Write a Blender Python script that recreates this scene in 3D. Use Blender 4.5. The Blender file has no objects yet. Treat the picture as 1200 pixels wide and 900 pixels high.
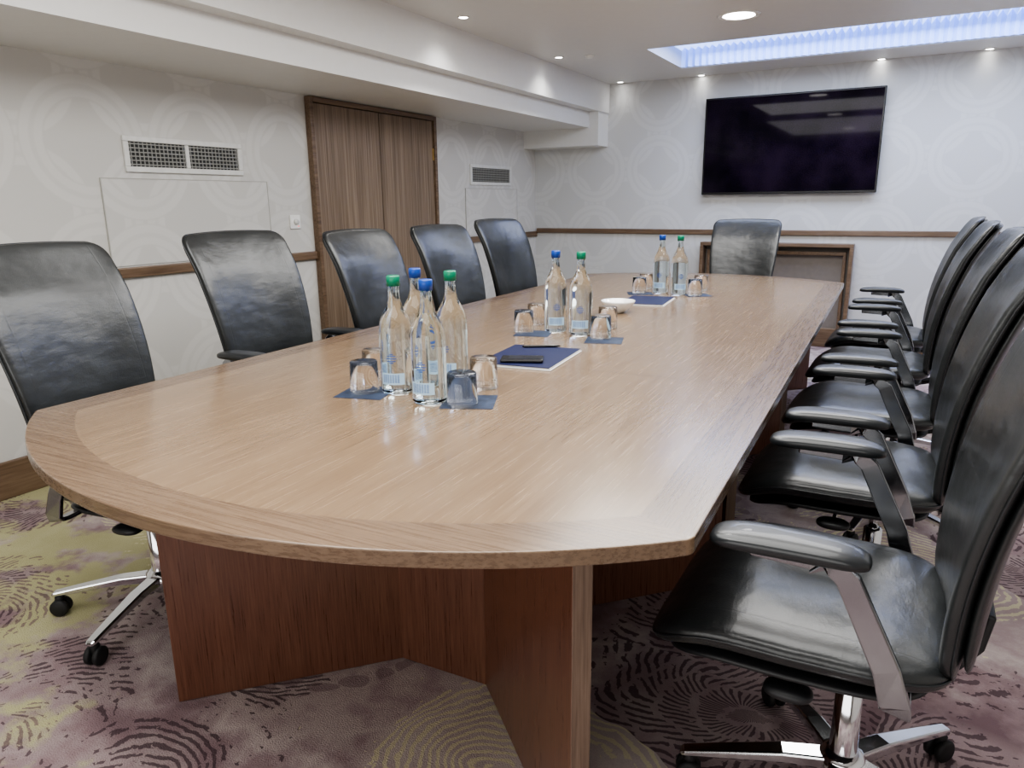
import bpy, bmesh, math, random
from mathutils import Vector, Matrix
random.seed(7)
C = bpy.context.scene.collection
PI = math.pi
try:
    bpy.context.scene.view_settings.look = 'AgX - Medium High Contrast'
except Exception: pass
# ------------------------------------------------------------------ camera
YAW, PITCH, ROLL, FPX = math.radians(28.8), math.radians(14.07), 0.011, 850.0
CAM = Vector((0, 0, 1.27))
fw = Vector((-math.sin(YAW)*math.cos(PITCH), math.cos(YAW)*math.cos(PITCH), -math.sin(PITCH)))
r0 = Vector((math.cos(YAW), math.sin(YAW), 0)); u0 = r0.cross(fw)
rt = r0*math.cos(ROLL) - u0*math.sin(ROLL); up = u0*math.cos(ROLL) + r0*math.sin(ROLL)
cd = bpy.data.cameras.new('camera'); cam = bpy.data.objects.new('camera', cd); C.objects.link(cam)
cd.sensor_width = 36; cd.lens = FPX/1200*36; cd.clip_start = 0.02
cam.matrix_world = Matrix(((rt.x, up.x, -fw.x, CAM.x), (rt.y, up.y, -fw.y, CAM.y), (rt.z, up.z, -fw.z, CAM.z), (0, 0, 0, 1)))
bpy.context.scene.camera = cam
def at(px, py, axis, val):      # point of a real plane seen at a photo position
    d = rt*(px-600) + up*(450-py) + fw*FPX
    i = 'xyz'.index(axis)
    return CAM + d*((val-CAM[i])/d[i])

# ------------------------------------------------------------------ materials
class NT:
    def __init__(s, name):
        s.m = bpy.data.materials.new(name); s.m.use_nodes = True
        s.t = s.m.node_tree; s.b = s.t.nodes['Principled BSDF']
    def n(s, typ, props=None, **inp):
        nd = s.t.nodes.new(typ)
        for k, v in (props or {}).items(): setattr(nd, k, v)
        for k, v in inp.items():
            k = k.replace('_', ' ')
            s.put(nd.inputs[k], v)
        return nd
    def put(s, sock, v):
        if isinstance(v, bpy.types.NodeSocket): s.t.links.new(v, sock)
        else: sock.default_value = v
    def math(s, op, a, b=None, c=None):
        nd = s.t.nodes.new('ShaderNodeMath'); nd.operation = op
        s.put(nd.inputs[0], a)
        if b is not None: s.put(nd.inputs[1], b)
        if c is not None: s.put(nd.inputs[2], c)
        return nd.outputs[0]
    def mix(s, fac, a, b, mode='MIX'):
        nd = s.t.nodes.new('ShaderNodeMix'); nd.data_type = 'RGBA'; nd.blend_type = mode
        s.put(nd.inputs[0], fac); s.put(nd.inputs[6], a); s.put(nd.inputs[7], b)
        return nd.outputs[2]
    def ramp(s, fac, stops, interp='LINEAR'):
        nd = s.t.nodes.new('ShaderNodeValToRGB'); s.put(nd.inputs[0], fac)
        cr = nd.color_ramp; cr.interpolation = interp
        while len(cr.elements) < len(stops): cr.elements.new(0.5)
        for e, (p, c) in zip(cr.elements, stops): e.position = p; e.color = c if len(c) == 4 else (*c, 1)
        return nd.outputs[0]
    def obj(s): return s.n('ShaderNodeTexCoord').outputs['Object']
    def mapping(s, v, scale=(1,1,1), loc=(0,0,0)):
        return s.n('ShaderNodeMapping', None, Vector=v, Scale=scale, Location=loc).outputs[0]
    def noise(s, v, scale, detail=3, rough=.5):
        return s.n('ShaderNodeTexNoise', None, Vector=v, Scale=scale, Detail=detail, Roughness=rough)
    def bump(s, h, strength=.3, dist=.002):
        s.put(s.b.inputs['Normal'], s.n('ShaderNodeBump', None, Height=h, Strength=strength, Distance=dist).outputs[0])
def plain(name, col, rough=.5, metal=0, spec=None, var=.06, **kw):
    t = NT(name); nz = t.noise(t.obj(), 25, 3).outputs[0]
    c2 = tuple(min(1, x*(1+var)) for x in col); c1 = tuple(x*(1-var) for x in col)
    t.put(t.b.inputs['Base Color'], t.ramp(nz, [(.3, c1), (.7, c2)]))
    t.b.inputs['Roughness'].default_value = rough; t.b.inputs['Metallic'].default_value = metal
    for k, v in kw.items(): t.b.inputs[k.replace('_', ' ')].default_value = v
    return t.m
def wood(name, dark, mid, light, axis, rough=.4, seams=(), fine=55, coat=0.0, band=.5, st=.05, bmp=.12):
    t = NT(name); o = t.obj()
    sc = [1, 1, 1]; sc['xyz'.index(axis)] = st
    m = t.mapping(o, tuple(sc))
    f = t.noise(m, fine, 5, .65).outputs[0]
    sc2 = [1, 1, 1]; sc2['xyz'.index(axis)] = st*1.6
    g = t.noise(t.mapping(o, tuple(sc2)), fine*.12, 3).outputs[0]
    v = t.math('ADD', t.math('MULTIPLY', f, 1-band), t.math('MULTIPLY', g, band))
    col = t.ramp(v, [(.36, dark), (.5, mid), (.64, light)])
    if seams:
        y = t.n('ShaderNodeSeparateXYZ', None, Vector=o).outputs[1]
        for sv in seams:
            k = t.math('LESS_THAN', t.math('ABSOLUTE', t.math('SUBTRACT', y, sv)), .0026)
            col = t.mix(t.math('MULTIPLY', k, .8), col, (*[x*.3 for x in dark], 1))
    t.put(t.b.inputs['Base Color'], col)
    t.put(t.b.inputs['Roughness'], t.math('MULTIPLY_ADD', f, .2, rough-.1))
    t.b.inputs['Coat Weight'].default_value = coat; t.b.inputs['Coat Roughness'].default_value = .17
    t.bump(f, bmp, .001)
    return t.m
def emit(name, col, st):
    t = NT(name); t.b.inputs['Base Color'].default_value = (*col, 1)
    t.b.inputs['Emission Color'].default_value = (*col, 1); t.b.inputs['Emission Strength'].default_value = st
    return t.m
def wallpaper(name, uax, base, ring):
    t = NT(name); sp = t.n('ShaderNodeSeparateXYZ', None, Vector=t.obj())
    uv = t.n('ShaderNodeCombineXYZ', None, X=sp.outputs[uax], Y=sp.outputs[2], Z=0.0).outputs[0]
    tot = None; S = 1.6
    for off in ((0, 0, 0), (.5/S, .5/S, 0)):
        v = t.n('ShaderNodeTexVoronoi', {'voronoi_dimensions': '2D'}, Vector=t.mapping(uv, (1,1,1), off), Scale=S, Randomness=0.0).outputs['Distance']
        k = t.ramp(v, [(.315, (0,0,0)), (.328, (1,1,1)), (.372, (1,1,1)), (.385, (.3,.3,.3)), (.409, (.3,.3,.3)), (.422, (1,1,1)), (.472, (1,1,1)), (.486, (0,0,0))])
        # later circles lie over earlier ones, so the bands interlock
        tot = k if tot is None else t.math('MAXIMUM', t.math('MULTIPLY', tot, t.ramp(v, [(.30, (1,1,1)), (.318, (.15,.15,.15)), (.483, (.15,.15,.15)), (.50, (1,1,1))])), k)
    nz = t.noise(uv, 90, 4).outputs[0]
    col = t.mix(tot, (*base, 1), (*ring, 1))
    col = t.mix(t.math('MULTIPLY', nz, .15), col, (*[x*.85 for x in base], 1))
    t.put(t.b.inputs['Base Color'], col)
    t.put(t.b.inputs['Roughness'], t.math('MULTIPLY_ADD', tot, -.12, .6))
    t.bump(nz, .1, .001)
    return t.m
def carpet():
    t = NT('carpet'); o = t.obj()
    w = t.noise(o, 1.6, 3)
    wv = t.n('ShaderNodeVectorMath', {'operation': 'MULTIPLY_ADD'})
    t.put(wv.inputs[0], w.outputs['Color']); wv.inputs[1].default_value = (.34, .34, 0); t.put(wv.inputs[2], o)
    wv = wv.outputs[0]
    vo = t.n('ShaderNodeTexVoronoi', {'voronoi_dimensions': '2D'}, Vector=wv, Scale=1.35)
    d = vo.outputs['Distance']; rc = t.n('ShaderNodeSeparateColor', None, Color=vo.outputs['Color'])
    dl = t.n('ShaderNodeVectorMath', {'operation': 'SUBTRACT'}); t.put(dl.inputs[0], wv); t.put(dl.inputs[1], vo.outputs['Position'])
    dx = t.n('ShaderNodeSeparateXYZ', None, Vector=dl.outputs[0])
    ang = t.math('ARCTAN2', dx.outputs[1], dx.outputs[0])
    nb = t.noise(o, 9, 5, .6).outputs[0]
    conc = t.math('SINE', t.math('ADD', t.math('MULTIPLY', d, 190.0), t.math('MULTIPLY', nb, 15.0)))
    # feathers: slanting strokes running out from the centre in broken rows
    fe = t.math('SINE', t.math('ADD', t.math('ADD', t.math('MULTIPLY', ang, 46.0), t.math('MULTIPLY', d, 120.0)), t.math('MULTIPLY', nb, 14.0)))
    row = t.math('GREATER_THAN', t.math('SINE', t.math('ADD', t.math('MULTIPLY', d, 58.0), t.math('MULTIPLY', nb, 14.0))), -.75)
    fe = t.math('SUBTRACT', t.math('MULTIPLY', t.math('ADD', fe, 1.0), row), 1.0)
    isf = t.math('GREATER_THAN', rc.outputs[0], .5)
    lines = t.math('ADD', t.math('MULTIPLY', fe, isf), t.math('MULTIPLY', conc, t.math('SUBTRACT', 1.0, isf)))
    brk = t.noise(t.mapping(o, (1,1,1), (3.1, 8.2, 0)), 22, 3, .6).outputs[0]
    thr = t.noise(t.mapping(o, (1,1,1), (5, 1, 0)), 2.0, 2).outputs[0]
    disc = t.ramp(d, [(.44, (1,1,1)), (.50, (0,0,0))])
    area_ = t.math('GREATER_THAN', t.math('ADD', t.math('MULTIPLY_ADD', brk, .55, thr), t.math('MULTIPLY', disc, .16)), .85)
    lm = t.math('MULTIPLY', t.ramp(lines, [(.0, (0,0,0)), (.4, (1,1,1))]), area_)
    z = t.noise(t.mapping(o, (1,1,1), (1.3, .4, 0)), 1.6, 6, .62).outputs[0]
    base = t.ramp(z, [(.34, (.20, .13, .145)), (.42, (.34, .25, .26)), (.5, (.58, .50, .48)), (.56, (.43, .335, .34)), (.66, (.65, .58, .54))])
    tone = t.ramp(rc.outputs[2], [(.0, (.23, .145, .165)), (.4, (.47, .375, .375)), (.75, (.64, .57, .53))], 'CONSTANT')
    base = t.mix(t.math('MULTIPLY', disc, .5), base, tone)
    xs = t.n('ShaderNodeSeparateXYZ', None, Vector=o).outputs[0]
    lf = t.math('MULTIPLY_ADD', xs, -1.0, -1.85)
    z2 = t.noise(t.mapping(o, (1,1,1), (7.3, 2.4, 0)), 2.4, 5, .6).outputs[0]
    ol = t.ramp(t.math('ADD', z2, t.math('MULTIPLY', t.math('MINIMUM', lf, .5), .22)), [(.55, (0,0,0)), (.61, (1,1,1))])
    base = t.mix(t.math('MULTIPLY', ol, .85), base, (.53, .52, .27, 1))
    lcol = t.mix(t.math('GREATER_THAN', rc.outputs[1], .74), (.06, .034, .045, 1), (.74, .70, .46, 1))
    lcol = t.mix(t.math('MULTIPLY', ol, t.math('LESS_THAN', rc.outputs[1], .74)), lcol, (.22, .15, .155, 1))
    col = t.mix(t.math('MULTIPLY', lm, .8), base, lcol)
    sp = t.n('ShaderNodeTexVoronoi', {'voronoi_dimensions': '2D'}, Vector=wv, Scale=13.0).outputs['Distance']
    sm = t.math('MULTIPLY', t.math('LESS_THAN', sp, .33), t.math('LESS_THAN', rc.outputs[0], .16))
    col = t.mix(t.math('MULTIPLY', sm, .5), col, (.22, .15, .16, 1))
    fz = t.noise(o, 260, 2).outputs[0]
    col = t.mix(t.math('MULTIPLY', fz, .32), col, (.15, .12, .125, 1))
    t.put(t.b.inputs['Base Color'], col); t.b.inputs['Roughness'].default_value = .95
    t.b.inputs['Specular IOR Level'].default_value = .1
    t.bump(fz, .6, .006)
    return t.m
def leather():
    t = NT('black_leather'); o = t.obj()
    y = t.n('ShaderNodeSeparateXYZ', None, Vector=o).outputs[1]
    g = t.math('ABSOLUTE', t.math('SUBTRACT', t.math('ABSOLUTE', y), .20))
    seam = t.ramp(t.math('MULTIPLY', g, 100.0), [(0, (0,0,0)), (.35, (1,1,1))])
    cr = t.n('ShaderNodeTexVoronoi', None, Vector=o, Scale=260.0).outputs['Distance']
    wr = t.noise(o, 6, 2, .5).outputs[0]
    crs = t.noise(t.mapping(o, (1, .4, 1)), 22, 3, .5).outputs[0]
    h = t.math('ADD', t.math('MULTIPLY', cr, .10), t.math('ADD', t.math('MULTIPLY', wr, 4.5), t.math('MULTIPLY', seam, .15)))
    h = t.math('ADD', h, t.math('MULTIPLY', crs, 1.5))
    t.bump(h, .45, .004)
    t.put(t.b.inputs['Base Color'], t.ramp(wr, [(.3, (.014, .0155, .0165)), (.7, (.024, .0265, .0275))]))
    t.put(t.b.inputs['Roughness'], t.math('MULTIPLY_ADD', wr, .1, .27))
    t.b.inputs['Coat Weight'].default_value = .25; t.b.inputs['Coat Roughness'].default_value = .2
    return t.m
M = {}
M['wall_l'] = wallpaper('wallpaper_left', 1, (.58, .57, .545), (.633, .623, .598))
M['wall_b'] = wallpaper('wallpaper_back', 0, (.58, .585, .588), (.633, .638, .64))
M['wall_f'] = plain('dark_wall', (.16, .14, .13), .6)
M['paint'] = plain('white_paint', (.72, .72, .71), .45, var=.01)
M['carpet'] = carpet()
M['leather'] = leather()
M['top'] = wood('table_field', (.165, .107, .063), (.195, .130, .078), (.235, .161, .099), 'y', .25, (-.98, .14, 1.25), 170, .45, .3, .03, .03)
M['band'] = wood('table_band', (.10, .063, .039), (.138, .089, .056), (.178, .12, .078), 'y', .28, (), 170, .4, .2, .03, .03)
M['bandx'] = wood('table_band_cross', (.107, .067, .041), (.146, .095, .059), (.187, .126, .081), 'x', .28, (), 170, .4, .2, .03, .03)
M['ped'] = wood('pedestal_wood', (.10, .041, .025), (.14, .06, .036), (.18, .082, .049), 'z', .3, (), 230, .3, .2, .03)
M['pededge'] = wood('pedestal_edge', (.10, .064, .045), (.16, .108, .077), (.22, .155, .112), 'z', .4, (), 160, .1, .3, .03)
M['door'] = wood('door_wood', (.115, .078, .051), (.205, .148, .102), (.30, .228, .165), 'z', .45, (), 95, 0, .2, .012)
M['trim'] = wood('trim_wood', (.095, .06, .037), (.155, .10, .063), (.205, .14, .092), 'y', .4, (), 80, .1, .3)
M['trimx'] = wood('trim_wood_cross', (.095, .06, .037), (.155, .10, .063), (.205, .14, .092), 'x', .4, (), 80, .1, .3)
M['chrome'] = plain('chrome', (.72, .73, .75), .1, 1.0, var=.02)
M['brushed'] = plain('brushed_metal', (.33, .34, .36), .16, 1.0, var=.06)
M['plastic'] = plain('black_plastic', (.018, .019, .021), .42)
M['tyre'] = plain('black_rubber', (.012, .012, .013), .6)
M['pad'] = plain('arm_pad_black', (.014, .016, .018), .34, Coat_Weight=.2)
M['vent'] = plain('vent_white', (.68, .68, .66), .4)
M['ventdark'] = plain('vent_shadow', (.04, .04, .04), .8)
M['ventslat'] = plain('vent_slat', (.30, .30, .28), .4)
M['gap'] = plain('panel_gap', (.42, .41, .38), .6)
M['switch'] = plain('switch_white', (.85, .85, .83), .35)
M['red'] = emit('red_led', (.9, .05, .02), 1.5)
M['lamp'] = emit('lamp_glow', (1.0, .97, .92), 18)
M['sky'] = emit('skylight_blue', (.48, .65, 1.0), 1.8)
M['sky2'] = emit('skylight_blue_shade', (.36, .53, 1.0), .8)  # dimmer copy, paints shading onto every other fold
M['lin1'] = emit('skylight_lining_light', (.40, .57, 1.0), .52)  # emission stands in for blue light falling on the lining
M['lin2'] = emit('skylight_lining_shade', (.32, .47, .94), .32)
M['void'] = plain('surround_shade', (.20, .175, .155), .6)  # tone of the shaded wall inside the surround
M['brass'] = plain('brass', (.7, .5, .2), .3, 1.0)
t = NT('tv_screen'); nz = t.noise(t.obj(), 3, 4).outputs[0]; n2 = t.noise(t.obj(), 120, 2).outputs[0]  # purple speckle in the colour stands in for reflections
t.put(t.b.inputs['Base Color'], t.ramp(t.math('MULTIPLY_ADD', n2, .35, t.math('MULTIPLY', nz, .65)), [(.42, (.003, .002, .005)), (.62, (.017, .010, .021))])); t.b.inputs['Roughness'].default_value = .04
t.b.inputs['Specular IOR Level'].default_value = .11
M['tv'] = t.m
M['tvbezel'] = plain('tv_bezel', (.006, .006, .008), .25)
def glassmat(name, col, ior, rough=0.0):
    t = NT(name); t.put(t.b.inputs['Base Color'], t.ramp(t.noise(t.obj(), 8).outputs[0], [(.3, col), (.7, tuple(min(1, c*1.01) for c in col))]))
    t.b.inputs['Transmission Weight'].default_value = 1; t.b.inputs['IOR'].default_value = ior; t.b.inputs['Roughness'].default_value = rough
    return t.m
M['bottle'] = glassmat('bottle_glass', (.90, .98, 1.0), 1.33)
M['glass'] = glassmat('tumbler_glass', (1, 1, 1), 1.38)
M['capblue'] = plain('cap_blue', (.012, .06, .32), .3)
M['capgreen'] = plain('cap_green', (.008, .20, .11), .3)
M['label'] = plain('label_pale', (.42, .58, .72), .4)
M['ink'] = plain('label_ink', (.02, .08, .32), .4)
M['mat'] = plain('coaster_paper', (.028, .040, .072), .6, var=.5, Specular_IOR_Level=.25)
M['navy'] = plain('navy_cover', (.006, .010, .05), .5, Specular_IOR_Level=.3)
M['paper'] = plain('white_paper', (.7, .7, .69), .6)
M['china'] = plain('white_china', (.85, .84, .82), .15, Coat_Weight=.5)
M['mint'] = plain('mint_wrapper', (.75, .72, .62), .3, var=.2)
M['black'] = plain('gloss_black', (.01, .01, .012), .25)
M['screen'] = plain('handset_screen', (.02, .022, .03), .08)

# ------------------------------------------------------------------ mesh helpers
def new(): return bmesh.new()
def obj(name, bm, mat, parent=None, smooth=False, bevel=0, seg=2, sub=0):
    bmesh.ops.recalc_face_normals(bm, faces=bm.faces)
    me = bpy.data.meshes.new(name); bm.to_mesh(me); bm.free()
    for m in (mat if isinstance(mat, (list, tuple)) else [mat]): me.materials.append(m)
    if smooth:
        for p in me.polygons: p.use_smooth = True
    o = bpy.data.objects.new(name, me); C.objects.link(o)
    if parent: o.parent = parent
    if bevel:
        b = o.modifiers.new('bevel', 'BEVEL'); b.width = bevel; b.segments = seg; b.limit_method = 'ANGLE'; b.angle_limit = .6
    return o
def tag(o, label, cat, group=None):
    o['label'] = label; o['category'] = cat
    if group: o['group'] = group
    return o
def thing(name, label, cat, loc=(0,0,0), rz=0, group=None):
    o = bpy.data.objects.new(name, None); C.objects.link(o); o.empty_display_size = .1
    o.location = loc; o.rotation_euler = (0, 0, rz)
    return tag(o, label, cat, group)
def struct(o): o['kind'] = 'structure'; return o
def box(bm, x0, x1, y0, y1, z0, z1, mi=0):
    vs = [bm.verts.new((x, y, z)) for x in (x0, x1) for y in (y0, y1) for z in (z0, z1)]
    fs = []
    for q in ((0,1,3,2), (4,6,7,5), (0,4,5,1), (2,3,7,6), (0,2,6,4), (1,5,7,3)):
        f = bm.faces.new([vs[i] for i in q]); f.material_index = mi; fs.append(f)
    return vs
def lathe(bm, prof, n=28, c=(0,0,0), close=False, mi=0, flute=None):
    rings = []
    for r, z in prof:
        if r < 1e-6: rings.append([bm.verts.new((c[0], c[1], c[2]+z))])
        else:
            rr = [r+(flute[1]*math.cos(2*PI*i/n*flute[0]) if flute and flute[2] < r and .006 < z < .085 else 0) for i in range(n)]
            rings.append([bm.verts.new((c[0]+rr[i]*math.cos(2*PI*i/n), c[1]+rr[i]*math.sin(2*PI*i/n), c[2]+z)) for i in range(n)])
    pairs = list(zip(rings, rings[1:]))
    if close: pairs.append((rings[-1], rings[0]))
    for a, b in pairs:
        for i in range(n):
            j = (i+1) % n
            if len(a) == 1 and len(b) == 1: continue
            if len(a) == 1: f = bm.faces.new((a[0], b[j], b[i]))
            elif len(b) == 1: f = bm.faces.new((a[i], a[j], b[0]))
            else: f = bm.faces.new((a[i], a[j], b[j], b[i]))
            f.material_index = mi
def sweep(bm, pts, ws, hs, side=None, n=4, power=None):
    """bar along pts; ws = size sideways, hs = size the other way; n=4 rectangle, else ellipse of n sides"""
    pts = [Vector(p) for p in pts]
    if not isinstance(ws, (list, tuple)): ws = [ws]*len(pts)
    if not isinstance(hs, (list, tuple)): hs = [hs]*len(pts)
    rings = []
    for i, p in enumerate(pts):
        d = (pts[min(i+1, len(pts)-1)] - pts[max(i-1, 0)]).normalized()
        s = Vector(side) if side else (Vector((0,0,1)) if abs(d.z) < .9 else Vector((1,0,0))).cross(d)
        s = (s - d*s.dot(d)).normalized(); u = d.cross(s).normalized()
        if n == 4: prof = [(-.5, -.5), (.5, -.5), (.5, .5), (-.5, .5)]
        else: prof = [(.5*math.cos(2*PI*k/n), .5*math.sin(2*PI*k/n)) for k in range(n)]
        rings.append([bm.verts.new(p + s*a*ws[i] + u*b*hs[i]) for a, b in prof])
    for a, b in zip(rings, rings[1:]):
        for k in range(n): bm.faces.new((a[k], a[(k+1) % n], b[(k+1) % n], b[k]))
    bm.faces.new(rings[0]); bm.faces.new(rings[-1])
def spow(v, p): return math.copysign(abs(v)**p, v)
def selli(hw, hh, po, nt): return [(hw*spow(math.cos(2*PI*k/nt), 2/po), hh*spow(math.sin(2*PI*k/nt), 2/po)) for k in range(nt)]
def rrect(hw, hh, r, side=12, arc=8):
    """rounded rectangle outline"""
    P = []
    for cx, cy, a0, (ex, ey) in ((hw-r, hh-r, 0, (-1, 0)), (-hw+r, hh-r, PI/2, (0, -1)), (-hw+r, -hh+r, PI, (1, 0)), (hw-r, -hh+r, 1.5*PI, (0, 1))):
        for i in range(arc+1):
            a = a0+PI/2*i/arc; P.append((cx+r*math.cos(a), cy+r*math.sin(a)))
        L = 2*(hw-r) if ex else 2*(hh-r); x0, y0 = P[-1]
        for i in range(1, side): P.append((x0+ex*L*i/side, y0+ey*L*i/side))
    return P
def pillow(bm, fn, hw, hh, T, po=5, pp=2.6, nr=22, nt=64, out=None):
    out = out or selli(hw, hh, po, nt); nt = len(out)
    rings = []
    for i in range(nr+1):
        ph = PI*i/nr; s = abs(math.sin(ph))**(2/pp); t = T/2*spow(math.cos(ph), 2/pp)
        if i in (0, nr): rings.append([bm.verts.new(fn(0, 0, t))]); continue
        rings.append([bm.verts.new(fn(a*s, b*s, t)) for a, b in out])
    for a, b in zip(rings, rings[1:]):
        for k in range(nt):
            j = (k+1) % nt
            if len(a) == 1: bm.faces.new((a[0], b[j], b[k]))
            elif len(b) == 1: bm.faces.new((a[k], a[j], b[0]))
            else: bm.faces.new((a[k], a[j], b[j], b[k]))
def dup(root, loc, rz, label):
    r = root.copy(); C.objects.link(r); r.location = loc; r.rotation_euler = (0, 0, rz); r['label'] = label
    for ch in list(root.children):
        c = ch.copy(); C.objects.link(c); c.parent = r
        for g in ch.children:
            d = g.copy(); C.objects.link(d); d.parent = c
    return r

# ------------------------------------------------------------------ room
XL, XR, YB, YF = -3.47, 1.95, 6.85, -1.6
ZC, ZS, ZM = 2.335, 1.935, 2.075
XS = -2.68
bm = new(); box(bm, XL-.1, XR+.1, YF-.1, YB+.1, -.1, 0); struct(obj('floor', bm, M['carpet']))
bm = new(); box(bm, XL-.1, XL, YF-.1, YB+.1, 0, 2.6); struct(obj('wall_left', bm, M['wall_l']))
bm = new(); box(bm, XL, XR, YB, YB+.1, 0, 2.6); struct(obj('wall_back', bm, M['wall_b']))
bm = new(); box(bm, XR, XR+.1, YF-.1, YB+.1, 0, 2.6); struct(obj('wall_right', bm, M['wall_l']))
bm = new(); box(bm, XL, XR, YF-.1, YF, 0, 2.6); struct(obj('wall_front', bm, M['wall_f']))
# ceiling with a recess for the skylight and the stepped bulkhead over the left side
SX0, SX1, SY0, SY1, SD = -1.86, 1.5, 5.47, 6.39, .16
bm = new()
box(bm, XS-.1, XR, YF, SY0, ZC, 2.6); box(bm, XS-.1, XR, SY1, YB, ZC, 2.6)
box(bm, XS-.1, SX0, SY0, SY1, ZC, 2.6); box(bm, SX1, XR, SY0, SY1, ZC, 2.6)
box(bm, SX0, SX1, SY0, SY1, ZC+SD+.07, 2.6)
box(bm, XL, XS-.10, YF, YB, ZS, ZM); box(bm, XL, XS, YF, YB, ZM, 2.6)
box(bm, XL, XS-.01, 6.60, YB, 1.775, ZM)
struct(obj('ceiling', bm, M['paint']))
# corrugated skylight sheet with fold shading painted in; lining emits to imitate blue light
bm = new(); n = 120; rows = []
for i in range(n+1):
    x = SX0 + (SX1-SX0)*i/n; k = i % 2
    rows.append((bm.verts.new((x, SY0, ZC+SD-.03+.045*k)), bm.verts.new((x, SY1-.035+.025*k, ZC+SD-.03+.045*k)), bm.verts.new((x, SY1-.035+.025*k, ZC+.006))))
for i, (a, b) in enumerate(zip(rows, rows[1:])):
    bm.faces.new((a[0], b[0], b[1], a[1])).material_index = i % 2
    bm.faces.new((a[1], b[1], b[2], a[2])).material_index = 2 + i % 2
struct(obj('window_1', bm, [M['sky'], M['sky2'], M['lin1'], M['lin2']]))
# baseboards and dado rails
D0, D1 = at(366, 250, 'x', XL).y, at(508, 200, 'x', XL).y
def seg(name, y0, y1, z0, z1, d, mat=None):
    bm = new(); box(bm, XL, XL+d, y0, y1, z0, z1); return struct(obj(name, bm, mat or M['trim'], bevel=.006))
seg('baseboard_left', YF, D0, 0, .17, .02); seg('baseboard_left', D1, YB, 0, .17, .02)
seg('trim_1', YF, D0, .92, .972, .025); seg('trim_2', D1, YB, .925, .977, .025)
bm = new(); box(bm, XL, XR, YB-.02, YB, 0, .17); struct(obj('baseboard_back', bm, M['trimx'], bevel=.006))
bm = new(); box(bm, XL+.025, XR, YB-.025, YB, .962, 1.008); struct(obj('trim_3', bm, M['trimx'], bevel=.006))
# double door
door = bpy.data.objects.new('door_1', None); C.objects.link(door); door.location = (XL, (D0+D1)/2, 0); struct(door)
hw = (D1-D0)/2; fz = ZS-.005
bm = new(); fr = .032
box(bm, 0, .045, -hw, -hw+fr, 0, fz); box(bm, 0, .045, hw-fr, hw, 0, fz); box(bm, 0, .045, -hw+fr, hw-fr, fz-fr, fz)
obj('door_frame', bm, M['trim'], door, bevel=.004)
for s in (-1, 1):
    bm = new(); y0, y1 = (s*.003, s*(hw-fr-.003)); box(bm, 0, .028, min(y0, y1), max(y0, y1), .01, fz-fr-.004)
    lf = obj('door_leaf', bm, M['door'], door, bevel=.002)
    for z in ((.3, 1.6) if s > 0 else ()):
        bm = new(); box(bm, .028, .036, s*(hw-fr-.014), s*(hw-fr-.004), z, z+.09); obj('hinge', bm, M['brass'], lf)

# ------------------------------------------------------------------ wall fittings, left wall
def vent(px0, px1, pz0, pz1, banks, label):
    a = at(px0, pz0, 'x', XL); b = at(px1, pz1, 'x', XL)
    y0, y1, z1, z0 = a.y, b.y, a.z, b.z
    t = thing('air_vent', label, 'air vent', (XL, (y0+y1)/2, (z0+z1)/2), 0, None)
    w, h = (y1-y0)/2, (z1-z0)/2; e = .028
    bm = new(); box(bm, 0, .014, -w, w, h-e, h); box(bm, 0, .014, -w, w, -h, -h+e); box(bm, 0, .014, -w, -w+e, -h+e, h-e); box(bm, 0, .014, w-e, w, -h+e, h-e)
    if banks == 2: box(bm, 0, .013, -.012, .012, -h+e, h-e)
    obj('frame', bm, M['vent'], t, bevel=.004)
    bm = new(); box(bm, 0, .003, -w+e, w-e, -h+e, h-e); obj('backing', bm, M['ventdark'], t)
    for (q0, q1) in (((-w+e, -.012), (.012, w-e)) if banks == 2 else ((-w+e, w-e),)):
        bm = new(); k = 6
        for i in range(k):
            z = -h+e + (2*h-2*e)*(i+.5)/k; box(bm, .004, .011, q0, q1, z-.0025, z+.0025)
        m = int((q1-q0)/.022)
        for i in range(m):
            y = q0 + (q1-q0)*(i+.5)/m; box(bm, .0035, .009, y-.0018, y+.0018, -h+e, h-e)
        obj('grille', bm, M['ventslat'], t)
vent(141, 284, 158, 206, 2, 'wide white double grille air vent high on the left wall, above the large access panel')
vent(550, 598, 192, 218, 1, 'small single grille air vent on left wall between door and back wall')
def hatch(px0, px1, pz, zb, label):
    a = at(px0, pz, 'x', XL); b = at(px1, pz, 'x', XL); y0, y1, z1 = a.y, b.y, a.z
    t = thing('access_panel', label, 'access panel', (XL, (y0+y1)/2, (z1+zb)/2)); w, h = (y1-y0)/2, (z1-zb)/2
    bm = new(); box(bm, 0, .006, -w, w, -h, h)
    for v in bm.verts: v.co += Vector((0, 0, 0))
    p = obj('panel', bm, M['wall_l'], t)
    bm = new(); g = .004
    box(bm, 0, .008, -w-g, -w, -h, h+g); box(bm, 0, .008, w, w+g, -h, h+g); box(bm, 0, .008, -w, w, h, h+g)
    obj('edge_strip', bm, M['gap'], t)
hatch(117, 311, 209, .98, 'large flush wallpapered access panel below the wide vent, left wall')
hatch(545, 605, 221, .985, 'small flush wallpapered access panel below the small vent, left wall')
p = at(345, 260, 'x', XL)
t = thing('wall_switch', 'small white wall control with dial beside the wooden door', 'switch', p)
bm = new(); box(bm, 0, .012, -.043, .043, -.043, .043); obj('plate', bm, M['switch'], t, bevel=.004)
bm = new(); lathe(bm, [(0, 0), (.018, 0), (.016, .014), (0, .014)], 20)
for v in bm.verts: v.co = Vector((.012+v.co.z, v.co.x, v.co.y))
obj('dial', bm, M['vent'], t, True)
bm = new(); box(bm, .012, .0135, .018, .026, -.03, -.024); obj('indicator', bm, M['red'], t)

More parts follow.
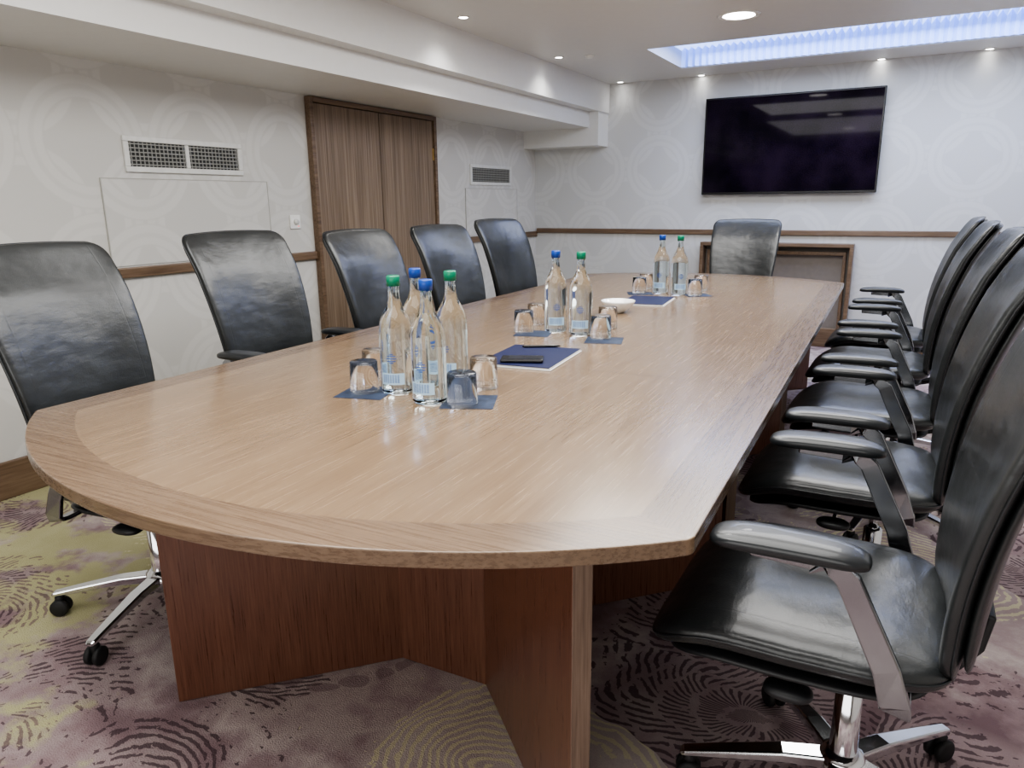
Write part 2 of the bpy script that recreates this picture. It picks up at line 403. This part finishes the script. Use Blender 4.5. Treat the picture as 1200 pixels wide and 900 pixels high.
# ------------------------------------------------------------------ television and wooden surround on the back wall
yt = YB-.08
a = at(824.5, 172, 'y', yt); b = at(1033, 165, 'y', yt); zt = (at(825, 116, 'y', yt).z + at(1037, 100, 'y', yt).z)/2; zb = (at(822, 228, 'y', yt).z + at(1028, 226, 'y', yt).z)/2
t = thing('television', 'large black wall-mounted flat television on the back wall', 'television', ((a.x+b.x)/2, yt, (zt+zb)/2))
w, h = (b.x-a.x)/2, (zt-zb)/2
bm = new(); box(bm, -w, w, .004, .045, -h, h); obj('housing', bm, M['tvbezel'], t, bevel=.004)
bm = new(); box(bm, -w+.014, w-.014, 0, .004, -h+.02, h-.014); obj('screen', bm, M['tv'], t)
bm = new(); box(bm, -.3, .3, .045, .0795, -.2, .2); obj('wall_bracket', bm, M['plastic'], t)
a = at(821, 285, 'y', YB-.1).x; b = at(1001, 287, 'y', YB-.1).x
t = thing('wooden_surround', 'dark wooden open-fronted surround standing against the back wall behind end chair', 'wall surround', ((a+b)/2, YB, 0))
w = (b-a)/2; H = .90; q = .030
bm = new(); box(bm, -w, w, -.12, 0, H-q, H); box(bm, -w, -w+q, -.12, 0, 0, H-q); box(bm, w-q, w, -.12, 0, 0, H-q)
obj('outer_frame', bm, M['trimx'], t, bevel=.004)
bm = new(); i0 = .055; box(bm, -w+i0, w-i0, -.06, -.006, H-.10, H-.07); box(bm, -w+i0, -w+i0+.025, -.06, -.006, .02, H-.10); box(bm, w-i0-.025, w-i0, -.06, -.006, .02, H-.10)
obj('inner_frame', bm, M['trim'], t, bevel=.003)
bm = new(); box(bm, -w+q, w-q, -.005, 0, 0.0, H-q); obj('shaded_wall_panel', bm, M['void'], t)  # added sheet, coloured like the wall in shade behind the frame

# ------------------------------------------------------------------ ceiling lights
def lamp_at(p, r, label, spot, group):
    t = thing('ceiling_light', label, 'ceiling light', p, 0, group)
    bm = new(); lathe(bm, [(r*.72, 0), (r*.78, -.004), (r*.95, -.006), (r, 0)], 32, close=True); obj('ring', bm, M['switch'], t, True)
    bm = new(); lathe(bm, [(0, -.003), (r*.72, -.003), (r*.72, 0), (0, 0)], 32); obj('lamp', bm, M['lamp'], t)
    ld = bpy.data.lights.new('downlight', 'SPOT'); ld.energy = spot; ld.spot_size = 2.2; ld.spot_blend = 1.0; ld.shadow_soft_size = max(.06, r*.7); ld.color = (1, .975, .94)
    lo = bpy.data.objects.new('downlight', ld); C.objects.link(lo); lo.location = (p.x, p.y, p.z-.02)
def lamp(px, py, r, label, spot, group): lamp_at(at(px, py, 'z', ZC), r, label, spot, group)
G = 'recessed ceiling spots'
lamp(866, 18, .125, 'large round lit ceiling light in front of the blue skylight', 65, None)
lamp_at(Vector((-1.1, 2.75, ZC)), .125, 'added unseen round ceiling light above the middle of the table, for light pools', 50, None)  # added lamp out of view, for downlight pools on the table
lamp_at(Vector((-1.1, .55, ZC)), .125, 'added unseen round ceiling light above the near end of the table, for light pools', 45, None)  # second added fitting, unseen, strengthens the lighting contrast
for px, py, e, lb in ((543, 20, 20, 'small recessed spot nearest the camera beside the bulkhead'), (655, 67, 17, 'small recessed spot second along the bulkhead, left of the sensor'),
                   (727, 96, 1.6, 'small recessed spot in the ceiling corner over the bulkhead end'), (1033, 69, 1.6, 'small recessed spot above the right end of the television'),
                   (1160, 57, 1.6, 'small recessed spot rightmost along the back wall'), (822, 88, 1.6, 'small recessed spot above the left end of the television')):
    lamp(px, py, .035, lb, e, G)
p = at(691, 65, 'z', ZC); bm = new(); lathe(bm, [(0, -.022), (.02, -.02), (.034, -.008), (.038, 0), (0, 0)], 24)
o = obj('ceiling_sensor', bm, M['switch'], None, True); o.location = p; tag(o, 'small white domed sensor on the ceiling between two recessed spots', 'sensor')

# ------------------------------------------------------------------ table
TC, TR, HW, HL, SG, TZ = Vector((-1.205, 3.10, 0)), .028, .885, 2.045, .33, .74
table = thing('conference_table', 'long boardroom table with curved ends and brown wood veneer top', 'table', TC, TR)
R1 = (HW**2+SG**2)/(2*SG)
def outline(inset, n=48):
    r = R1-inset; w = HW-inset; cy = -HL-SG+R1; an = math.asin(w/r); pts = []
    for i in range(n+1):
        th = -an + 2*an*i/n; pts.append((r*math.sin(th), cy-r*math.cos(th)))
    for i in range(n+1):
        th = an - 2*an*i/n; pts.append((r*math.sin(th), -cy+r*math.cos(th)))
    return pts
bm = new(); oo, ii = outline(0), outline(.105); N = len(oo)
vo_ = [bm.verts.new((x, y, TZ)) for x, y in oo]; vi_ = [bm.verts.new((x, y, TZ)) for x, y in ii]; vb_ = [bm.verts.new((x, y, TZ-.03)) for x, y in oo]
f = bm.faces.new(vi_); f.material_index = 0
for i in range(N):
    j = (i+1) % N; mi = 1 if i in (48, N-1) else 2
    bm.faces.new((vo_[i], vo_[j], vi_[j], vi_[i])).material_index = mi
    bm.faces.new((vb_[i], vb_[j], vo_[j], vo_[i])).material_index = mi
bm.faces.new(list(reversed(vb_))).material_index = 1
cor = [e for e in bm.edges if {e.verts[0], e.verts[1]} in [{vo_[i], vb_[i]} for i in (0, 48, 49, N-1)]]
bmesh.ops.bevel(bm, geom=cor, offset=.012, segments=4, affect='EDGES', profile=.5)
obj('tabletop', bm, [M['top'], M['band'], M['bandx']], table, bevel=.0025)
def pedestal(cx, cy, w=.165, d=.22, L=.60, th=.04):
    bm = new(); box(bm, cx-w, cx+w, cy-d, cy+d, 0.002, TZ-.031)
    for sx in (-1, 1):
        for sy in (-1, 1):
            a = Vector((cx+sx*(w-.02), cy+sy*(d-.02))); dr = Vector((sx, sy)).normalized(); nr = Vector((-dr.y, dr.x))*th/2
            q = [a-nr, a+nr, a+dr*L+nr, a+dr*L-nr]
            lo = [bm.verts.new((v.x, v.y, .002)) for v in q]; hi = [bm.verts.new((v.x, v.y, TZ-.031)) for v in q]
            bm.faces.new(lo); bm.faces.new(hi)
            for k in range(4):
                fc = bm.faces.new((lo[k], lo[(k+1) % 4], hi[(k+1) % 4], hi[k])); fc.material_index = 1 if k == 2 else 0
    obj('pedestal', bm, [M['ped'], M['pededge']], table, bevel=.002)
for cy in (-1.43, 0.05, 1.5): pedestal(.13, cy)

# ------------------------------------------------------------------ chair (faces +x, origin on floor under the column)
def seat_fn(a, b, t):
    x = .105+a; y = b
    z = .472 + t
    if x > .2: z -= .055*((x-.2)/.17)**2
    z += .012*(abs(y)/.26)**3 - (.008 if t > 0 else 0)*math.exp(-((x-.05)**2+y*y)/.02)
    return Vector((x, y*(1-.04*max(0, -(x-.1))/.2), z))
def back_fn(off, sc=1.0):
    def f(a, b, t):
        v = (b+.35)/.70                       # 0 bottom .. 1 top
        z = .475 + .680*v + .010*max(0, v-.5)*2*(1-(a/.262)**2)
        u = min(1, max(0, v))
        wf = .80 + .20*math.sin(min(1, u/.95)*PI/2)
        y = a*wf
        x = -.165 - .165*v**1.3 + .03*math.sin(PI*v) - .02*max(0, v-.8)/.2
        x += .036*(y/.27)**2 - off + t
        return Vector((x, y, z))
    return f
ch = thing('office_chair', '', 'chair')
bm = new(); pillow(bm, seat_fn, .27, .27, .088, 5, 2.8); obj('seat', bm, M['leather'], ch, True)
bm = new(); pillow(bm, lambda a, b, t: seat_fn(a*.93, b*.93, 0)+Vector((0, 0, -.054+t)), .262, .262, .03, 4, 3, 12, 48); obj('seat_shell', bm, M['plastic'], ch, True)
def loop_tube(bm, pts, r, m=6):
    n = len(pts); rings = []
    for i in range(n):
        d = (pts[(i+1) % n]-pts[i-1]).normalized(); s = d.cross(Vector((.3, .2, 1))).normalized(); u = d.cross(s)
        rings.append([bm.verts.new(pts[i]+s*r*math.cos(2*PI*k/m)+u*r*math.sin(2*PI*k/m)) for k in range(m)])
    for i in range(n):
        a, b = rings[i], rings[(i+1) % n]
        for k in range(m): bm.faces.new((a[k], a[(k+1) % m], b[(k+1) % m], b[k]))
bm = new(); loop_tube(bm, [seat_fn(a, b, 0) for a, b in selli(.27, .27, 5, 72)], .003); obj('seat_piping', bm, M['pad'], ch, True)
bo = rrect(.262, .35, .045)
bm = new(); pillow(bm, back_fn(0), .262, .35, .042, 9, 4.2, 28, out=bo); bk = obj('backrest', bm, M['leather'], ch, True)
bm = new(); loop_tube(bm, [back_fn(0)(a, b, -.008) for a, b in bo], .0026); obj('back_piping', bm, M['pad'], bk, True)
bm = new(); pillow(bm, back_fn(.027), .252, .338, .032, 8, 2.6, 16, out=rrect(.252, .338, .05)); obj('back_shell', bm, M['leather'], ch, True)
bm = new(); sweep(bm, [(-.02, 0, .40), (-.12, 0, .40), (-.175, 0, .415), (-.205, 0, .46), (-.216, 0, .53)], [.09, .085, .08, .075, .07], .016, side=(0, 1, 0)); obj('back_support', bm, M['plastic'], ch, bevel=.005)
for s in (-1, 1):
    y = s*.292
    bm = new(); sweep(bm, [(-.055, s*.10, .418), (-.055, s*.265, .418), (-.055, y-s*.008, .423), (-.053, y, .44), (-.035, y, .50), (.035, y, .645), (.058, y, .664), (.09, y, .668), (.19, y, .668)],
                      [.048, .048, .048, .048, .044, .040, .038, .036, .03], [.012, .012, .013, .013, .013, .013, .012, .011, .008], side=(1, 0, .25))
    af = obj('armrest', bm, M['brushed'], ch, bevel=.003)
    bm = new(); pillow(bm, lambda a, b, t, y=y: Vector((.130+a, y+b*(1+.12*a/.125), .687+t-.006*abs(a/.125)**3)), .127, .044, .032, 3.6, 3.2, 14, 44); obj('arm_pad', bm, M['pad'], af, True)
bm = new(); lathe(bm, [(0, .30), (.014, .30), (.014, .385), (0, .385)], 20); lathe(bm, [(0, .06), (.026, .06), (.028, .10), (.026, .30), (.018, .305), (0, .305)], 24); obj('gas_column', bm, M['chrome'], ch, True)
bm = new(); box(bm, -.09, .13, -.07, .07, .375, .418); obj('tilt_mechanism', bm, M['plastic'], ch, bevel=.01)
for s in (-1, 1):
    bm = new(); sweep(bm, [(.10, s*.06, .39), (.10, s*.17, .378)], .012, .012, n=10)
    lv = obj('lever', bm, M['chrome'], ch, True)
    bm = new(); pillow(bm, lambda a, b, t, s=s: Vector((.10+a, s*.20+b, .376+t)), .045, .03, .030, 2.6, 2.2, 10, 24); obj('lever_knob', bm, M['plastic'], lv, True)
bm = new(); lathe(bm, [(0, .075), (.045, .075), (.05, .09), (.045, .125), (.03, .135), (0, .135)], 28); obj('base_hub', bm, M['chrome'], ch, True)
for k in range(5):
    a = 2*PI*k/5; d = Vector((math.cos(a), math.sin(a), 0)); s = Vector((-d.y, d.x, 0))
    bm = new(); sweep(bm, [d*.03+Vector((0,0,.108)), d*.12+Vector((0,0,.105)), d*.25+Vector((0,0,.086)), d*.325+Vector((0,0,.074)), d*.335+Vector((0,0,.07))], [.046, .042, .033, .028, .02], [.03, .026, .02, .016, .012], side=s)
    lg = obj('base_leg', bm, M['chrome'], ch, bevel=.005)
    bm = new(); c = d*.315
    for q in (-1, 1):
        lathe(bm, [(0, -.008), (.022, -.009), (.0275, -.005), (.0275, .005), (.022, .009), (0, .008)], 20)
        for v in [v for v in bm.verts if not v.tag]:
            x, yv, z = v.co; v.co = c + s*(z+q*.014) + d*x*1.0 + Vector((0, 0, yv+.0285)); v.tag = True
    sweep(bm, [c+Vector((0,0,.03)), c+Vector((0,0,.06)), c+Vector((0,0,.072))], [.02, .03, .02], [.02, .03, .02], n=10)
    obj('caster', bm, M['tyre'], lg, True)
chairs = [
 # x, y, facing angle, base angle in degrees, label
 (-2.03, 1.32, .22, 1, 'black leather office chair at the left end, nearest the camera'),
 (-2.20, 2.17, .02, 10, 'black leather office chair in front of left wall between near chair and wooden door'),
 (-2.14, 2.88, .04, 30, 'black leather office chair directly in front of the wooden double door'),
 (-2.14, 3.57, -.05, 50, 'black leather office chair on left side just right of the door, fourth from camera'),
 (-2.14, 4.26, -.07, 20, 'black leather office chair on the left side nearest the back wall, under small vent'),
 (-1.15, 5.58, -PI/2, 18, 'black leather office chair at the far end of table below television'),
 (-.02, 1.48, PI, 52, 'large foreground black leather office chair with chrome arm, at right nearest camera'),
 (-.02, 2.30, PI, 20, 'black leather office chair on right side, second from the camera'),
 (-.02, 3.10, PI, 40, 'black leather office chair on right side, middle of the five in the row'),
 (-.04, 3.95, PI, 10, 'black leather office chair on right side, second from the back wall'),
 (-.04, 4.80, PI, 30, 'black leather office chair on right side, farthest from the camera'),
]
insts = []
for i, (x, y, rz, ba, lb) in enumerate(chairs):
    if i == 0: ch.location = (x, y, 0); ch.rotation_euler = (0, 0, rz); ch['label'] = lb; ch['group'] = 'chairs around the table'; d = ch
    else:
        d = dup(ch, (x, y, 0), rz, lb)
        if i == 5: d.scale = (.965, .965, .965)
        if i in (2, 3): d.scale = (.99, .99, .985)
    insts.append((d, math.radians(ba)-rz, i))
for d, a, i in insts:              # the star base swivels on its own; arms are height adjustable
    for c in d.children:
        if c.name.startswith('base_leg'): c.rotation_euler = (0, 0, a)
        if c.name.startswith('armrest'):
            if i >= 6: c.location = (-.018, 0, .027)
            if i == 1: c.location = (-.13, 0, .027)

# ------------------------------------------------------------------ things on the table
def T(px, py): p = at(px, py, 'z', TZ); return Vector((p.x, p.y, TZ+.0008))
bm_prof = [(0, .004), (.032, .0), (.040, .003), (.0425, .01), (.0425, .165), (.0418, .182), (.038, .203), (.030, .222), (.0210, .240), (.0158, .258), (.0142, .275), (.0132, .292), (.0148, .296), (.0148, .304), (0, .304)]
def bottle(cap):
    t = thing('water_bottle', '', 'bottle', (0,0,0), 0, 'water bottles on the table')
    bm = new(); lathe(bm, bm_prof, 36); obj('glass_body', bm, M['bottle'], t, True)
    bm = new(); lathe(bm, [(.0148, .297), (.0168, .297), (.0168, .322), (.015, .325), (0, .325), (0, .3045)], 24); obj('cap', bm, M[cap], t, True)
    def arc(r, a0, a1, z0, z1, mat, name, par):
        bm = new(); k = 10; ra = []
        for i in range(k+1):
            a = a0+(a1-a0)*i/k; ra.append((bm.verts.new((r*math.cos(a), r*math.sin(a), z0)), bm.verts.new((r*math.cos(a), r*math.sin(a), z1))))
        for p, q in zip(ra, ra[1:]): bm.faces.new((p[0], q[0], q[1], p[1]))
        return obj(name, bm, mat, par, True)
    f = -PI/2+.2
    lb = arc(.0428, f-.75, f+.75, .03, .062, M['label'], 'label', t)
    bm = new(); r = .0431
    for j in range(9):                          # rows of tiny print on the label
        z = .036+.0026*j
        for i in range(7):
            a = f-.55+.155*i; w = .05 if (i+j) % 3 else .065
            vs = [bm.verts.new((r*math.cos(q), r*math.sin(q), zz)) for q, zz in ((a-w, z), (a+w, z), (a+w, z+.0012), (a-w, z+.0012))]; bm.faces.new(vs)
    obj('print', bm, M['ink'], lb)
    bm = new()
    for j, (w, h0) in enumerate(((.12, .114), (.26, .109), (.32, .102), (.26, .095), (.12, .090))):
        k = 8; ra = []
        for i in range(k+1):
            a = f-w+2*w*i/k; ra.append((bm.verts.new((r*math.cos(a), r*math.sin(a), h0)), bm.verts.new((r*math.cos(a), r*math.sin(a), h0+.0028))))
        for p, q in zip(ra, ra[1:]): bm.faces.new((p[0], q[0], q[1], p[1]))
    obj('emblem', bm, M['ink'], t)
    t.scale = (1.12, 1.12, 1.03)
    return t
spots = [
 ('g', 467, 459, 'green-capped water bottle, leftmost in the nearest cluster'),
 ('b', 504, 471, 'blue-capped water bottle at the front of the nearest cluster'),
 ('b', 491, 438, 'blue-capped water bottle partly hidden at the rear of nearest cluster'),
 ('g', 531, 446, 'green-capped water bottle on the right of the nearest cluster'),
 ('b', 651, 388, 'blue-capped water bottle in the middle cluster'),
 ('g', 680, 392, 'green-capped water bottle in the middle cluster beside the white bowl'),
 ('b', 774, 343, 'blue-capped water bottle in the farthest cluster'),
 ('g', 795, 345, 'green-capped water bottle in the farthest cluster')]
proto = {'b': bottle('capblue'), 'g': bottle('capgreen')}; used = set()
for c, px, py, lb in spots:
    p = T(px, py); rz = random.uniform(-.5, .5)+.3
    if c not in used: o = proto[c]; o.location = p; o.rotation_euler = (0, 0, rz); o['label'] = lb; used.add(c)
    else: dup(proto[c], p, rz, lb)
# coasters
mats = [(430, 460, 'left of the nearest bottle cluster'), (550, 471, 'right of the nearest bottle cluster'), (625, 391, 'left of the middle bottle cluster'), (708, 399, 'below the white bowl, right of the middle bottles'), (750, 344, 'left of the farthest bottles'), (817, 346, 'right of the farthest bottles')]
for i, (px, py, w) in enumerate(mats):
    bm = new(); box(bm, -.072, .072, -.072, .072, 0, .0007)
    o = obj('coaster', bm, M['mat']); o.location = T(px, py)-Vector((0, 0, .0006)); o.rotation_euler = (0, 0, .45+random.uniform(-.2, .2))
    tag(o, 'square blue-grey paper coaster ' + w, 'coaster', 'paper coasters on the table')
# tumblers, upside down
bm = new(); lathe(bm, [(.0410, 0), (.0418, .002), (.0395, .088), (.0375, .0905), (0, .0905), (0, .0865), (.036, .0865), (.0383, .083), (.0402, .004), (.0402, 0)], 96, flute=(12, .0008, .0390))
g0 = obj('tumbler', bm, M['glass'], None, True)
gl = [(428, 459, 'upturned glass tumbler left of the nearest bottles, front one'), (441, 443, 'upturned glass tumbler left of the nearest bottles, rear one'), (542, 475, 'upturned glass tumbler in front, right of the nearest bottles'), (567, 454, 'upturned glass tumbler behind another, nearest the blue notepad'),
      (614, 389, 'upturned glass tumbler left of the middle bottles, front one'), (629, 380, 'upturned glass tumbler left of the middle bottles, rear one'), (704, 396, 'upturned glass tumbler right of the middle bottles, front one'), (712, 384, 'upturned glass tumbler right of the middle bottles, close to the bowl'),
      (749, 343, 'upturned glass tumbler left of farthest bottles, front one'), (757, 338, 'upturned glass tumbler left of farthest bottles, rear one'), (814, 346, 'upturned glass tumbler right of farthest bottles, front one'), (821, 340, 'upturned glass tumbler right of farthest bottles, rear one')]
for i, (px, py, lb) in enumerate(gl):
    o = g0 if i == 0 else g0.copy()
    if i: C.objects.link(o)
    o.location = T(px, py)+Vector((0, 0, .0004)); tag(o, lb, 'glass', 'upturned tumblers on the table')
# bowl with mints
p = T(724, 366)
bm = new(); lathe(bm, [(0, .004), (.032, .0), (.036, .004), (.063, .024), (.081, .050), (.084, .058), (.081, .058), (.061, .030), (.032, .012), (0, .011)], 40)
o = obj('bowl', bm, M['china'], None, True); o.location = p; tag(o, 'small round white china bowl between middle bottles and far notepad', 'bowl')
for i in range(9):
    a = 2*PI*i/8; r = .036 if i < 8 else 0
    bm = new(); pillow(bm, lambda a_, b_, t_: Vector((a_, b_, t_)), .014, .01, .012, 2.5, 2.2, 8, 14)
    o = obj('mint', bm, M['mint'], None, True); o.location = p+Vector((r*math.cos(a), r*math.sin(a), .028 if i < 8 else .032)); o.rotation_euler = (0, .1, a*1.7)
    tag(o, 'small wrapped mint lying in the white bowl', 'sweet', 'wrapped mints in the bowl')
# notepads
def notepad(corners, label):
    q = [T(*c) for c in corners]; ctr = sum(q, Vector())/4
    e = ((q[1]-q[0])+(q[2]-q[3])).normalized(); rz = math.atan2(e.y, e.x)
    L = ((q[1]-q[0]).length+(q[2]-q[3]).length)/2; W = ((q[3]-q[0]).length+(q[2]-q[1]).length)/2
    L = min(L, .34); W = min(W, .30)
    t = thing('notepad', label, 'notepad', ctr, rz)
    bm = new(); box(bm, -L/2, L/2, -W/2, W/2, 0, .003); obj('backing', bm, M['paper'], t)
    bm = new(); box(bm, -L/2+.004, L/2-.004, -W/2+.004, W/2-.006, .003, .008); obj('pages', bm, M['paper'], t)
    bm = new(); box(bm, -L/2+.001, L/2-.002, -W/2+.005, W/2, .008, .0105); obj('cover', bm, M['navy'], t, bevel=.001)
    return ctr, rz
c1, rz1 = notepad([(577, 423), (614, 405), (674, 413), (626, 443)], 'navy blue covered notepad beside the nearest bottle cluster')
c2, rz2 = notepad([(728, 357), (745, 347), (791, 350), (772, 362)], 'navy blue notepad by the farthest bottles')
p = at(612, 423, 'z', TZ+.0115)
t = thing('handset', 'small flat black handset lying on the nearest navy notepad', 'handset', p+Vector((0, 0, .0005)), math.radians(28.8-96))
bm = new(); box(bm, -.036, .036, -.072, .072, 0, .012); obj('body', bm, M['black'], t, bevel=.005)
bm = new(); box(bm, -.03, .03, -.045, .066, .012, .0128); obj('screen', bm, M['screen'], t)
p = at(634, 407, 'z', TZ+.0115)
bm = new(); sweep(bm, [(-.068, 0, .004), (-.06, 0, .004), (.05, 0, .004), (.066, 0, .004), (.072, 0, .004)], [.005, .009, .009, .006, .002], [.005, .009, .009, .006, .002], n=12)
o = obj('pen', bm, M['black'], None, True); o.location = p+Vector((0, 0, .0006)); o.rotation_euler = (0, 0, .5); tag(o, 'slim black pen at the rear edge of the nearest notepad', 'pen')

# ------------------------------------------------------------------ lights
def area(loc, rot, sx, sy, e, col=(1, .99, .965)):
    ld = bpy.data.lights.new('fill_and_sky_light', 'AREA'); ld.shape = 'RECTANGLE'; ld.size = sx; ld.size_y = sy; ld.energy = e; ld.color = col
    o = bpy.data.objects.new('fill_and_sky_light', ld); C.objects.link(o); o.location = loc; o.rotation_euler = rot
area((-.9, 1.2, ZC-.02), (0, 0, 0), 2.2, 2.6, 105)  # added soft fill under the ceiling, not a fitting
area((-.8, 3.9, ZC-.02), (0, 0, 0), 2.0, 1.2, 62)  # another added ceiling fill, over the far half of the table
area((-.2, 5.93, ZC+.1), (0, 0, 0), 3.0, .8, 46, (.86, .91, 1))
area((-.6, YF+.1, 1.1), (PI/2+.35, 0, 0), 3.5, 1.6, 60)  # added fill behind the camera, tilted upward
w = bpy.data.worlds.new('world'); bpy.context.scene.world = w; w.use_nodes = True
w.node_tree.nodes['Background'].inputs[0].default_value = (.5, .5, .52, 1); w.node_tree.nodes['Background'].inputs[1].default_value = .3
